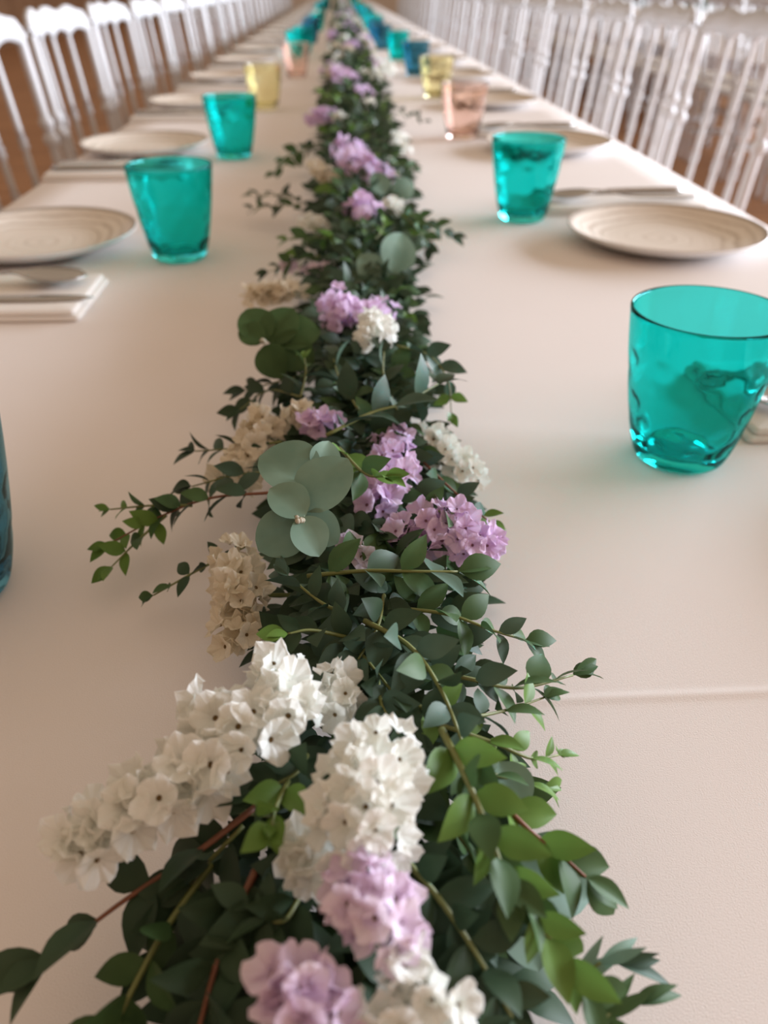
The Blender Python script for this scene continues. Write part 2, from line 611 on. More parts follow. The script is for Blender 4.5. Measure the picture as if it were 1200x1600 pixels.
def plate_mesh():
    n = 56
    ringsA = smooth_prof([(0.0, 0.0045), (0.035, 0.0046), (0.062, 0.0058), (0.082, 0.0105), (0.0975, 0.0172)], 18)
    rim = [(0.0992, 0.0182), (0.1003, 0.0181), (0.1008, 0.0172)]
    ringsB = smooth_prof([(0.1000, 0.0158), (0.085, 0.0080), (0.068, 0.0028), (0.060, 0.0004)], 9) + [(0.057, 0.0), (0.055, 0.0018), (0.0, 0.0018)]
    rr = ringsA + rim + ringsB
    v, f, mi = [], [], []
    for rad, z in rr:
        for k in range(n):
            a = 2 * math.pi * k / n
            w = 1 + 0.004 * math.sin(3 * a + 1) if rad > 0.09 else 1
            v.append((rad * w * math.cos(a), rad * w * math.sin(a), z))
    A = len(ringsA)
    for i in range(len(rr) - 1):
        for k in range(n):
            k2 = (k + 1) % n
            f.append((i * n + k, (i + 1) * n + k, (i + 1) * n + k2, i * n + k2))
            mi.append(0 if i < A - 2 else (1 if i < A + 1 else 2))
    me = bpy.data.meshes.new('plate')
    me.from_pydata(v, [], f)
    for m in (M['plate'], M['rimline'], M['glaze']): me.materials.append(m)
    me.polygons.foreach_set('material_index', mi)
    import bmesh
    bm = bmesh.new(); bm.from_mesh(me); bmesh.ops.remove_doubles(bm, verts=bm.verts, dist=1e-6)
    bmesh.ops.recalc_face_normals(bm, faces=bm.faces); bm.to_mesh(me); bm.free()
    me.polygons.foreach_set('use_smooth', [True] * len(me.polygons))
    return me


def napkin_mesh():
    """folded linen: two soft slabs with rounded edges; long side along x"""
    m = MB()
    for k, (a, b, z0, z1) in enumerate(((0.100, 0.052, 0.0, 0.0045), (0.0965, 0.0505, 0.0046, 0.0088))):
        h = z1 - z0
        loops = [(0.0012, 0.0), (0.0, h * 0.35), (0.0002, h * 0.65), (0.0011, h * 0.9), (0.003, h)]
        loops += [(0.02, h), (0.04, h)]
        v, f = [], []
        for ins, z in loops:
            A, B, c = a - ins, b - ins, max(0.0006, 0.004 - ins)
            ring = []
            for sx, sy, a0 in ((1, 1, 0), (-1, 1, 90), (-1, -1, 180), (1, -1, 270)):
                for q in (0, 30, 60, 90):
                    w = math.radians(a0 + q)
                    ring.append((sx * (A - c) + c * math.cos(w), sy * (B - c) + c * math.sin(w), z0 + z))
            v += ring
        n = 16
        for i in range(len(loops) - 1):
            for q in range(n):
                q2 = (q + 1) % n
                f.append((i * n + q, i * n + q2, (i + 1) * n + q2, (i + 1) * n + q))
        f.append(tuple(reversed(range(n)))); f.append(tuple((len(loops) - 1) * n + q for q in range(n)))
        m.add(v, f)
    return m


def knife_mesh():
    m = MB()
    v, f = [], []
    st = [(-0.095, .0055, .0030), (-0.08, .0065, .0034), (-0.02, .0050, .0030), (0.0, .0045, .0026), (0.012, .0075, .0012), (0.06, .0088, .0010), (0.088, .0070, .0008), (0.100, .0015, .0006)]
    for x, w, t in st:
        for k in range(8):
            a = 2 * math.pi * k / 8
            v.append((x, w * math.cos(a), t + t * math.sin(a)))
    for i in range(len(st) - 1):
        for k in range(8):
            k2 = (k + 1) % 8
            f.append((i * 8 + k, i * 8 + k2, (i + 1) * 8 + k2, (i + 1) * 8 + k))
    f.append(tuple(reversed(range(8)))); f.append(tuple((len(st) - 1) * 8 + k for k in range(8)))
    m.add(v, f)
    return m


def spoon_mesh():
    m = MB()
    v, f = [], []
    st = []
    for i in range(21):
        x = -0.09 + 0.18 * i / 20
        if x < 0.035:
            w = 0.0055 - 0.003 * (x + 0.09) / 0.125
            z = 0.004 + 0.008 * math.exp(-((x - 0.03) / 0.03) ** 2); dip = 0
        else:
            q = (x - 0.035) / 0.055
            w = 0.0025 + 0.016 * math.sqrt(max(0, 1 - (2 * q - 1) ** 2)) + (0.001 if q < .9 else 0)
            z = 0.011 - 0.004 * q; dip = 0.0055 * math.sin(math.pi * q)
        st.append((x, w, z, dip))
    K = 9
    for side in (1, 0):
        for (x, w, z, dip) in st:
            for k in range(K):
                y = -1 + 2 * k / (K - 1)
                v.append((x, w * y, z - dip * (1 - y * y) + (0.0006 if side else -0.0006)))
    n = len(st)
    for i in range(n - 1):
        for k in range(K - 1):
            a = i * K + k
            f.append((a, a + K, a + K + 1, a + 1))
            b = n * K + a
            f.append((b, b + 1, b + K + 1, b + K))
        a = i * K; b = n * K + a
        f.append((a, b, b + K, a + K))
        a = i * K + K - 1; b = n * K + a
        f.append((a, a + K, b + K, b))
    f.append(tuple([k for k in range(K)] + [n * K + k for k in reversed(range(K))]))
    e = (n - 1) * K
    f.append(tuple([e + k for k in reversed(range(K))] + [n * K + e + k for k in range(K)]))
    m.add(v, f)
    return m


plate_me = plate_mesh()
nap_src = knife_src = spoon_src = None
nap_me = kn_me = sp_me = None


def setting(px_, py_, side, detail):
    """side -1: seat on the left; +1: seat on the right"""
    global nap_me, kn_me, sp_me
    o = link('plate', plate_me)
    o.location = (px_, py_, TZ + 0.0004); o.rotation_euler = (0, 0, random.uniform(0, 6.28))
    tag(o, 'cream stoneware plate with brown swirled glaze and white rim on the tablecloth', 'plate', 'plates along the long table')
    s = 1 if side > 0 else -1
    ny = py_ + s * 0.172
    nxx = 0.335 if side > 0 else px_
    if nap_me is None:
        n = napkin_mesh().build('napkin', M['napkin']); nap_me = n.data
        k = knife_mesh().build('knife', M['steel']); kn_me = k.data
        q = spoon_mesh().build('spoon', M['steel']); sp_me = q.data
    else:
        n, k, q = link('napkin', nap_me), link('knife', kn_me), link('spoon', sp_me)
    rz = 0 if side < 0 else math.pi
    n.location = (nxx, ny, TZ + 0.0004); n.rotation_euler = (0, 0, rz + random.uniform(-.02, .02))
    k.location = (nxx - s * 0.005, ny - s * -0.022, TZ + 0.0094); k.rotation_euler = (0, 0, rz + random.uniform(-.03, .03))
    q.location = (nxx - s * 0.000, ny - s * 0.018, TZ + 0.0092); q.rotation_euler = (0, 0, rz + random.uniform(-.03, .03))
    tag(n, 'folded white linen napkin under a knife and a spoon beside a plate', 'napkin', 'napkins along the long table')
    tag(k, 'steel knife lying on a folded white napkin beside a plate', 'knife', 'knives on the napkins')
    tag(q, 'steel spoon lying on a folded white napkin beside a plate', 'spoon', 'spoons on the napkins')


PL = at(100, 358, 0.018)
PR = at(1039, 352, 0.018)
for i in range(25):
    setting(-0.315, PL.y + PITCH_Y * i, -1, i < 8)
for i in range(-1, 24):
    setting(0.335 if i >= 0 else 0.357, PR.y + PITCH_Y * i, 1, i < 8)
# ------------------------------------------------------------------ garland
GARLAND_START, GARLAND_END = 0.0, 15.0
garland = empty('flower_garland', (0.03, GARLAND_START, TZ))
tag(garland, 'long garland of eucalyptus with white and lilac statice along the table', 'garland')
G0 = Vector(garland.location)


def axis_x(y):
    return float(np.interp(y, [0, 0.10, 0.2, 0.3, 0.45, 0.7, 1.0, 1.6, 3, 15], [-0.006, -0.002, 0.007, 0.010, 0.006, 0.016, 0.022, 0.030, 0.038, 0.033]))


def half_w(y):
    return float(np.interp(y, [0, 0.15, 0.35, 0.6, 1.0, 2.0, 15], [0.040, 0.040, 0.038, 0.043, 0.054, 0.064, 0.07]))


# --- leaf templates
def leaf_template(width, tip=1.0, fold=0.16, curl=0.12, ns=7, nc=2):
    v, f = [], []
    cols = 2 * nc + 1
    for i in range(ns + 1):
        t = i / ns
        w = width * 0.5 * (math.sin(math.pi * t ** 0.80) ** (0.80 if tip < 1 else 0.95)) if 0 < i < ns else 0.0015
        if tip < 0.9: w = width * 0.5 * math.sin(math.pi * t ** 0.92) ** 0.60 if 0 < i < ns else 0.012
        for k in range(cols):
            u = (k - nc) / nc
            x = w * u
            z = fold * abs(x) - curl * t * t + 0.05 * math.sin(t * 3.1) 
            v.append((x, t, z))
    for i in range(ns):
        for k in range(cols - 1):
            a = i * cols + k
            f.append((a, a + 1, a + cols + 1, a + cols))
    return np.array(v), f


LEAF_T = {
    'ovate': [leaf_template(0.56, 1, 0.22, 0.10), leaf_template(0.60, 1, 0.10, 0.22), leaf_template(0.52, 1, 0.32, 0.02)],
    'round': [leaf_template(0.90, 0.5, 0.20, 0.10, 12, 3), leaf_template(0.94, 0.5, 0.12, 0.20, 12, 3)],
    'narrow': [leaf_template(0.26, 1, 0.3, 0.14), leaf_template(0.22, 1, 0.2, -0.12)],
}
LEAF_LOW = [leaf_template(0.56, 1, 0.22, 0.10, 3, 1), leaf_template(0.62, 1, 0.12, 0.2, 3, 1)]
_leaf_me = {}


def leaf_mesh(shape, var, mat):
    key = (shape, var, mat)
    if key not in _leaf_me:
        v, f = LEAF_T[shape][var]
        me = bpy.data.meshes.new('leaf_' + shape)
        me.from_pydata(v.tolist(), [], f)
        me.materials.append(M[mat])
        me.polygons.foreach_set('use_smooth', [True] * len(me.polygons))
        _leaf_me[key] = me
    return _leaf_me[key]


def frame(d, n):
    y = d.normalized()
    z = (n - y * n.dot(y))
    if z.length < 1e-5: z = y.orthogonal()
    z.normalize()
    x = y.cross(z)
    return Matrix((x, y, z)).transposed()


leaf_count = 0
MESHACC = {}                                       # joined leaves, by material


def acc_leaf(bucket, shape_v, shape_f, p, rot, s):
    vs_, fs_ = bucket
    b = sum(len(q) for q in vs_) if False else bucket_n.get(id(bucket), 0)
    vs_.append((np.array(rot) @ (shape_v.T * s)).T + np.array(p))
    fs_.extend([tuple(i + b for i in q) for q in shape_f])
    bucket_n[id(bucket)] = b + len(shape_v)


bucket_n = {}


def add_leaf(parent, base, d, n, length, shape, mat, origin, single=True, mbx=None, var=None):
    """base etc. in world space; origin = world location of the parent"""
    global leaf_count
    var = random.randrange(len(LEAF_T[shape])) if var is None else var
    rot = frame(d, n)
    if single:
        o = link('leaf', leaf_mesh(shape, var, mat), parent)
        o.matrix_local = Matrix.Translation(base - origin) @ rot.to_4x4() @ Matrix.Scale(length, 4)
        leaf_count += 1
        return o
    v, f = LEAF_T[shape][var]
    w = [(rot @ Vector(q)) * length + (base - origin) for q in v]
    mbx.add(w, f, 1)


def curve_pts(P, n):
    out = []
    Q = [P[0] * 2 - P[1]] + P + [P[-1] * 2 - P[-2]]
    seg = len(P) - 1
    for i in range(n + 1):
        t = i / n * seg
        k = min(int(t), seg - 1); u = t - k
        p0, p1, p2, p3 = Q[k], Q[k + 1], Q[k + 2], Q[k + 3]
        out.append(0.5 * (2 * p1 + (p2 - p0) * u + (2 * p0 - 5 * p1 + 4 * p2 - p3) * u * u + (3 * p1 - p0 - 3 * p2 + p3) * u ** 3))
    return out


UP = Vector((0, 0, 1))


def sprig(pts, pairs, l0, l1, mats, shape='ovate', stem='stem_green', stem_r=0.0011, spread=55, single=True, tipmat=None, start=0.12, roll=None, label=None):
    """pts: (px, py, height) along the stem; l0, l1: leaf length in photo pixels at the base and the tip"""
    P = [at(*q) for q in pts]
    C = curve_pts(P, 16)
    base = C[0].copy()
    m = MB()
    m.tube([c - base for c in C], [stem_r * 0.68 * (1 - 0.55 * i / 16) for i in range(17)], 6, 0)
    o_name = 'eucalyptus_sprig'
    leaves = []
    roll = random.uniform(0, math.pi) if roll is None else roll
    for k in range(pairs):
        t = start + (1 - start) * k / max(1, pairs - 1)
        i = min(15, int(t * 16)); u = t * 16 - i
        p = C[i].lerp(C[i + 1], u)
        T = (C[i + 1] - C[i]).normalized()
        side0 = T.cross(UP).normalized()
        upv = side0.cross(T)
        a = roll + k * math.pi / 2 * 0.92 + random.uniform(-.25, .25)
        mpp = m_per_px(p)
        L = (l0 + (l1 - l0) * t) * mpp
        mat = random.choice(mats)
        if tipmat and t > 0.72: mat = tipmat
        tip = k == pairs - 1
        for s in (-1, 1):
            side = (side0 * math.cos(a) + upv * math.sin(a) * 0.75) * s
            ang = math.radians(spread * (0.5 if tip else 1) + random.uniform(-14, 14))
            d = (T * math.cos(ang) + side * math.sin(ang)).normalized()
            LL = L * random.uniform(0.82, 1.12)
            endz = p.z + d.z * LL
            if endz < TZ + 0.004:
                d.z += (TZ + 0.004 - endz) / LL; d.normalize()
            n = (T * 0.45 - side * 0.25 + UP * 0.75 + Vector((random.uniform(-.35, .35), random.uniform(-.5, .1), random.uniform(-.2, .2))))
            leaves.append((p + d * stem_r * 0.5, d, n, LL, mat))
        if tip:
            leaves.append((p, (T + UP * .12).normalized(), UP + T * .2, L * 0.8, mat))
    mats_list = [M[stem]]
    if not single:
        use = sorted(set(q[4] for q in leaves))
        mats_list += [M[q] for q in use]
        for (p, d, n, LL, mat) in leaves:
            v, f = LEAF_T[shape][random.randrange(len(LEAF_T[shape]))]
            rot = frame(d, n)
            m.add([(rot @ Vector(q)) * LL + (p - base) for q in v], f, 1 + use.index(mat))
    o = m.build(o_name, mats_list, garland, base - G0)
    if single:
        for (p, d, n, LL, mat) in leaves:
            add_leaf(o, p, d, n, LL, shape, mat, base)
    if label: o['label'] = label
    return o


# --- florets
def floret_template(seed, pleats, ns=20):
    r = random.Random(seed)
    lob = [r.uniform(0.86, 1.08) for _ in range(6)]
    ph = r.uniform(0, 6.28)
    rings = [(0.05, -0.62), (0.13, -0.50), (0.34, -0.30), (0.66, -0.10), (0.90, 0.02), (1.0, 0.03)]
    v, f, mi = [], [], []
    jag = [r.uniform(-0.05, 0.05) for _ in range(ns)]
    for i, (rad, z) in enumerate(rings):
        t = i / (len(rings) - 1)
        for k in range(ns):
            a = 2 * math.pi * k / ns
            lo = 1 + 0.07 * t * math.cos(5 * a + ph) + (jag[k] if i == len(rings) - 1 else 0)
            pl = t * t * (0.15 * math.cos(5 * a + ph + 0.6) + 0.10 * math.cos(pleats * a) + 0.12 * math.sin(2 * a + ph))
            q = rad * lo * (lob[int(k * 6 / ns)] if i > 3 else 1)
            v.append((q * math.cos(a), q * math.sin(a), z + pl))
    for i in range(len(rings) - 1):
        for k in range(ns):
            k2 = (k + 1) % ns
            f.append((i * ns + k, i * ns + k2, (i + 1) * ns + k2, (i + 1) * ns + k))
            mi.append(1 if i == 0 else 0)
    f.append(tuple(reversed(range(ns)))); mi.append(1)
    return np.array(v), f, mi


FL_T = {'plain': [floret_template(s, 10) for s in range(5)], 'frilly': [floret_template(s + 20, 9, 24) for s in range(5)]}
FL_LOW = [floret_template(s + 40, 5, 10) for s in range(3)]
_fl_me = {}


def floret_mesh(style, var, mat):
    key = (style, var, mat)
    if key not in _fl_me:
        v, f, mi = FL_T[style][var]
        me = bpy.data.meshes.new('floret')
        me.from_pydata(v.tolist(), [], f)
        me.materials.append(M[mat]); me.materials.append(M['throat_lilac' if 'li' in mat else 'throat'])
        me.polygons.foreach_set('material_index', mi)
        me.polygons.foreach_set('use_smooth', [style == 'frilly' and False for _ in mi])
        _fl_me[key] = me
    return _fl_me[key]


floret_count = 0


def flower_head(spine, rpx, fpx, n, mat, style='plain', single=True, label=None, stem=True, face=(0, -0.35, 0.25), squash=0.8):
    """spine: (px, py, height) along the head; rpx: head radius, fpx: floret radius (photo pixels)"""
    global floret_count
    P = [at(*q) for q in spine]
    C = curve_pts(P, 12) if len(P) > 1 else [P[0]] * 13
    mid = C[6]
    mpp = m_per_px(mid)
    R, r = rpx * mpp, fpx * mpp
    base = mid.copy()
    face = Vector(face)
    got = []
    tries = 0
    T = (C[-1] - C[0])
    T = T.normalized() if T.length > 1e-6 else Vector((1, 0, 0))
    while len(got) < n and tries < n * 60:
        tries += 1
        t = random.random()
        i = min(11, int(t * 12))
        c = C[i].lerp(C[i + 1], t * 12 - i)
        d = Vector((random.gauss(0, 1), random.gauss(0, 1), random.gauss(0.35, 0.8)))
        if len(P) > 1:
            d -= T * d.dot(T) * (0.75 if 0.12 < t < 0.88 else 0.0)
        d.normalize()
        if d.z < -0.35 or d.y > 0.75: continue
        p = c + Vector((d.x, d.y, d.z * squash)) * (R * random.uniform(0.82, 1.02))
        if p.z < TZ + r * 0.6: continue
        if any((p - q[0]).length < r * 1.15 * (1 - 0.4 * tries / (n * 60)) for q in got): continue
        nn = (d + face + Vector((random.uniform(-.3, .3), random.uniform(-.3, .3), random.uniform(-.2, .3)))).normalized()
        got.append((p, nn, r * random.uniform(0.85, 1.15)))
    m = MB()
    mats = [M[mat], M['throat_lilac' if 'li' in mat else 'throat'], M['stem_green']]
    # inner florets fill the head
    for k in range(int(n * 0.8) + 3):
        t = random.random(); i = min(11, int(t * 12)); c = C[i]
        d = Vector((random.gauss(0, 1), random.gauss(0, 1), random.gauss(0.1, 0.9))).normalized()
        p = c + d * (R * 0.45)
        if p.z < TZ + r * .7: p.z = TZ + r * .7
        v, f, mi = FL_LOW[k % 3]
        rot = frame(d.orthogonal(), d)
        m.add([(rot @ Vector(q)) * r + (p - base) for q in v], f, 0)
    if stem:
        q = Vector((axis_x(mid.y), mid.y + 0.02, TZ + 0.012))
        m.tube([C[0] - base, mid - base, q - base], 0.0009, 5, 2)
    if not single:
        for (p, nn, rr) in got:
            v, f, mi = FL_T[style][random.randrange(5)] if fpx > 11 else FL_LOW[random.randrange(3)]
            rot = frame(nn.orthogonal(), nn)
            b = len(m.v)
            m.v += [tuple((rot @ Vector(q)) * rr + (p - base)) for q in v]
            m.f += [tuple(i + b for i in q) for q in f]
            m.mi += mi
    o = m.build('flower_head', mats, garland, base - G0, smooth=False)
    if label: o['label'] = label
    if single:
        for (p, nn, rr) in got:
            c = link('floret', floret_mesh(style, random.randrange(5), mat), o)
            x = nn.orthogonal()
            rot = frame(Matrix.Rotation(random.uniform(0, 6.28), 3, nn) @ x, nn)
            c.matrix_local = Matrix.Translation(p - base) @ rot.to_4x4() @ Matrix.Scale(rr, 4)
            floret_count += 1
    return o


# --- flower heads seen in the photograph, front to back
HW, HL = 'white statice flower head', 'lilac statice flower head'
flower_head([(140, 1310, .050), (240, 1250, .056), (350, 1190, .060)], 62, 38, 22, 'petal_white', label=HW)
flower_head([(330, 1120, .062), (410, 1150, .064)], 62, 36, 13, 'petal_white', label=HW)
flower_head([(430, 1050, .066), (450, 1120, .066)], 45, 36, 9, 'petal_white', label=HW)
flower_head([(590, 1190, .070), (570, 1260, .072), (560, 1310, .068)], 82, 34, 30, 'petal_white', label=HW)
flower_head([(470, 1330, .058), (500, 1365, .056)], 38, 34, 6, 'petal_white', label=HW)
flower_head([(525, 1055, .058), (530, 1110, .056)], 30, 26, 7, 'petal_white', label=HW)
flower_head([(560, 1390, .070), (610, 1440, .070)], 60, 34, 16, 'petal_pale', 'frilly', label=HL)
flower_head([(450, 1540, .066), (490, 1580, .064)], 64, 40, 13, 'petal_pale', 'frilly', label=HL)
flower_head([(630, 1510, .066), (690, 1570, .060), (580, 1590, .060)], 50, 36, 13, 'petal_white', label=HW)
flower_head([(640, 840, .045), (700, 820, .048), (745, 855, .040)], 48, 19, 34, 'petal_lilac', 'frilly', label=HL)
flower_head([(610, 690, .045), (615, 740, .047), (585, 790, .045)], 36, 19, 24, 'petal_lilac', 'frilly', label=HL)
flower_head([(480, 665, .046), (515, 665, .046)], 24, 17, 7, 'petal_lilac', 'frilly', label=HL)
flower_head([(540, 850, .046), (560, 870, .046)], 22, 20, 5, 'petal_pale', 'frilly', label=HL)
flower_head([(365, 870, .032), (375, 930, .030), (370, 1010, .024)], 40, 21, 28, 'petal_cream', 'frilly', label='cream statice flower head hanging down the side')
flower_head([(420, 650, .040), (395, 700, .034), (360, 755, .026)], 34, 18, 24, 'petal_cream', 'frilly', label='cream statice flower head')
flower_head([(470, 645, .044)], 20, 16, 5, 'petal_cream', 'frilly', label='cream statice flower head')
flower_head([(660, 680, .032), (700, 715, .026), (740, 745, .018)], 32, 16, 22, 'petal_white', 'frilly', label=HW)
flower_head([(585, 500, .058), (590, 535, .055)], 30, 14, 16, 'petal_white', 'frilly', label=HW)
flower_head([(525, 470, .050), (545, 500, .050), (600, 495, .045)], 36, 13, 28, 'petal_lilac', 'frilly', label=HL, single=False)
flower_head([(400, 465, .024), (455, 455, .030)], 24, 13, 16, 'petal_cream', 'frilly', label='cream statice flower head', single=False)
flower_head([(560, 320, .050), (580, 345, .048)], 28, 11, 18, 'petal_lilac', 'frilly', label=HL, single=False)
flower_head([(540, 230, .052), (560, 260, .055), (590, 275, .050)], 30, 12, 26, 'petal_lilac', 'frilly', label=HL, single=False)
flower_head([(475, 345, .038), (500, 355, .040)], 18, 10, 10, 'petal_white', 'frilly', label=HW, single=False)
flower_head([(610, 325, .040)], 20, 10, 9, 'petal_white', 'frilly', label=HW, single=False)
flower_head([(495, 265, .045), (515, 280, .045)], 20, 10, 12, 'petal_cream', 'frilly', label='cream statice flower head', single=False)
flower_head([(480, 425, .03), (540, 415, .035)], 14, 9, 10, 'petal_pale', 'frilly', label=HL, single=False)
flower_head([(450, 415, .025)], 12, 9, 5, 'petal_pale', 'frilly', label=HL, single=False)
flower_head([(490, 185, .04), (515, 180, .045)], 16, 8, 12, 'petal_lilac', 'frilly', label=HL, single=False)
flower_head([(622, 215, .035), (630, 235, .03)], 16, 8, 10, 'petal_white', 'frilly', label=HW, single=False)
flower_head([(530, 185, .05)], 11, 7, 7, 'petal_white', 'frilly', label=HW, single=False)
flower_head([(525, 110, .05), (545, 125, .05)], 14, 7, 10, 'petal_lilac', 'frilly', label=HL, single=False)
flower_head([(575, 150, .055), (560, 140, .05)], 13, 7, 9, 'petal_lilac', 'frilly', label=HL, single=False)
flower_head([(600, 105, .04), (612, 112, .04)], 12, 7, 9, 'petal_white', 'frilly', label=HW, single=False)
flower_head([(575, 165, .05)], 11, 7, 7, 'petal_white', 'frilly', label=HW, single=False)
# further heads along the table
y = 1.95
k = 0
while y < 14.6:
    off = random.uniform(-0.06, 0.06)
    lil = random.random() < 0.42
    w = Vector((axis_x(y) + off, y, TZ + 0.055 - abs(off) * 0.35))
    m = MB()
    Rr = random.uniform(0.016, 0.028)
    for j in range(16):
        d = Vector((random.gauss(0, 1), random.gauss(-.3, 1), random.gauss(0.5, 0.7))).normalized()
        p = d * Rr; p.x *= 1.2
        v, f, mi = FL_LOW[j % 3]
        rot = frame(d.orthogonal(), d)
        m.add([(rot @ Vector(q)) * 0.009 + p for q in v], f, 0)
    o = m.build('flower_head', [M['petal_lilac' if lil else ('petal_white' if k % 3 else 'petal_cream')]], garland, w - G0, smooth=False)
    o['label'] = HL if lil else HW
    k += 1
    y += random.uniform(0.048, 0.095) * (1 + y * 0.10)

# --- large round eucalyptus leaves
def on_plane(px, py, p0, n):
    d = R_CAM @ Vector(((px - 600.0), -(py - 800.0), -FPX))
    c = cam.location
    return c + d * ((p0 - c).dot(n) / d.dot(n))


def rosette(center, normal, leaves, label, mat='leaf_silver', bud=True, stem_to=None, shape='round'):
    """leaves: (base px, base py, tip px, tip py, lift along the normal, sideways tilt); the rosette opens along its normal"""
    c = at(*center)
    nrm = Vector(normal).normalized()
    m = MB()
    q = stem_to or (center[0] + 20, center[1] - 30, max(0.012, center[2] - 0.035))
    e = at(*q)
    m.tube([e - c, (e - c) * 0.5 + Vector((0, 0, 0.003)), Vector((0, 0, 0))], 0.0010, 6, 0)
    if bud:
        for _ in range(6):
            w = Vector((random.uniform(-1, 1), random.uniform(-1, 1), random.uniform(0.2, 1.0))) * 0.0014
            m.lathe([(0.0001, -0.0012), (0.0009, -0.0006), (0.0011, 0), (0.0008, 0.0008), (0.0001, 0.0012)], 6, (0, 0), 1)
            for i in range(len(m.v) - 30, len(m.v)):
                m.v[i] = tuple(Vector(m.v[i]) + w)
    o = m.build('eucalyptus_sprig', [M['stem_green'], M['bud']], garland, c - G0)
    o['label'] = label
    for (bx_, by_, tx, ty, lift, tilt) in leaves:
        p0 = c + nrm * lift
        B, E = on_plane(bx_, by_, p0, nrm), on_plane(tx, ty, p0, nrm)
        d = E - B
        n2 = Matrix.Rotation(tilt, 3, d.normalized()) @ nrm
        add_leaf(o, B, d, n2, d.length, shape, mat, c, True, var=0)
    return o


rosette((470, 815, .070), (-.05, -.72, .69), [
    (500, 755, 405, 708, -.010, .35), (478, 800, 540, 712, -.006, -.35), (500, 740, 515, 688, -.013, .3),
    (480, 800, 526, 850, -.006, .3), (472, 806, 404, 862, -.005, -.3), (478, 805, 422, 760, -.001, .35), (468, 808, 500, 868, .000, -.3)],
    'silver green rosette of round eucalyptus leaves')
rosette((412, 535, .056), (-.1, -.75, .65), [
    (415, 535, 385, 480, -.006, .2), (425, 540, 455, 478, -.008, -.1), (430, 530, 500, 515, -.010, -.2),
    (425, 535, 490, 565, -.008, .1), (412, 540, 440, 590, -.004, .1), (412, 535, 374, 510, -.003, .15)],
    'dark round eucalyptus leaves around a pale bud', 'leaf_mid')
rosette((600, 420, .044), (.15, -.85, .5), [
    (612, 425, 630, 362, .002, .1), (595, 445, 565, 395, .003, .1), (600, 455, 606, 405, .000, -.1), (590, 450, 618, 462, .004, .1)],
    'grey green round eucalyptus leaves', 'leaf_silver', False)
rosette((608, 292, .050), (.1, -.9, .42), [
    (600, 305, 585, 268, .002, .1), (612, 303, 648, 288, .000, .1)], 'grey green round eucalyptus leaves', 'leaf_silver', False)
rosette((770, 1330, .040), (.25, -.25, .92), [
    (800, 1335, 928, 1405, .000, .25), (750, 1310, 720, 1410, -.004, .1), (800, 1390, 845, 1515, -.006, .1), (780, 1190, 815, 1270, .0, .2)],
    'pale round eucalyptus leaves under the green sprigs', 'leaf_silver', False)

# --- eucalyptus sprigs seen in the photograph
D, MI, BL, BR = 'leaf_dark', 'leaf_mid', 'leaf_blue', 'leaf_bright'
# left side
sprig([(420, 770, .042), (330, 778, .034), (255, 805, .026), (170, 850, .020)], 9, 58, 34, [D, D, MI], stem='stem_red', tipmat=BR)
sprig([(300, 790, .030), (235, 790, .028), (172, 796, .026)], 5, 40, 24, [D, MI], tipmat=BR)
sprig([(260, 805, .026), (215, 845, .020), (175, 885, .016)], 4, 44, 40, [MI, BR], tipmat=BR)
sprig([(390, 850, .034), (320, 885, .024), (240, 930, .014)], 6, 48, 28, [D], tipmat=MI)
sprig([(440, 690, .040), (370, 700, .032), (305, 705, .028)], 6, 52, 36, [D, D, BL])
sprig([(450, 740, .044), (380, 740, .036), (300, 760, .030)], 6, 56, 40, [D, BL])
sprig([(470, 620, .040), (420, 610, .032), (375, 640, .026)], 5, 50, 36, [D])
sprig([(460, 590, .036), (420, 600, .030), (385, 610, .026)], 4, 46, 34, [D])
# upper right
sprig([(510, 680, .056), (580, 645, .060), (630, 630, .060), (685, 600, .058)], 5, 74, 62, [D, BL, BL], stem_r=.0013)
sprig([(620, 540, .052), (670, 555, .046), (700, 595, .038), (705, 645, .030)], 6, 54, 28, [D, BL], tipmat=BR)
sprig([(560, 640, .050), (530, 590, .052), (520, 555, .052)], 4, 64, 50, [D, BL])
sprig([(620, 640, .048), (600, 590, .052), (600, 550, .056)], 4, 60, 46, [D, BL])
sprig([(470, 620, .046), (478, 585, .052), (476, 560, .056)], 4, 44, 24, [D, MI], tipmat=BR)
sprig([(640, 700, .040), (690, 750, .040), (740, 795, .034), (765, 815, .030)], 6, 48, 36, [BL, MI], stem='stem_red', tipmat=BR)
sprig([(530, 700, .058), (570, 740, .062), (600, 745, .064)], 4, 62, 46, [MI, BR], tipmat=BR)
sprig([(660, 790, .050), (690, 800, .054), (720, 805, .052)], 3, 50, 38, [MI, BR])
# middle
sprig([(480, 900, .052), (570, 892, .056), (650, 893, .058), (715, 893, .056)], 5, 82, 70, [D, BL, BL, MI], stem_r=.0013)
sprig([(540, 960, .050), (500, 940, .054), (450, 900, .054)], 5, 66, 50, [D, BL])
sprig([(560, 1000, .050), (490, 985, .058), (450, 990, .060)], 4, 62, 46, [MI, D], tipmat=BR)
sprig([(570, 970, .054), (640, 1010, .060), (690, 1080, .062), (730, 1180, .062)], 8, 72, 66, [D, MI, BL], stem_r=.0014)
sprig([(620, 950, .050), (700, 960, .052), (770, 985, .048), (820, 1000, .044)], 7, 66, 54, [BL, MI, MI], tipmat=MI)
sprig([(640, 1040, .052), (730, 1060, .050), (810, 1075, .044), (895, 1055, .040)], 8, 68, 64, [MI, MI, BL], tipmat='leaf_mid', stem_r=.0013)
sprig([(640, 1100, .054), (720, 1120, .052), (790, 1110, .046), (850, 1090, .042)], 6, 66, 52, [MI, BR, BL])
sprig([(680, 1130, .052), (770, 1160, .046), (830, 1185, .040), (872, 1180, .036)], 6, 60, 40, [MI, BR], tipmat=BR)
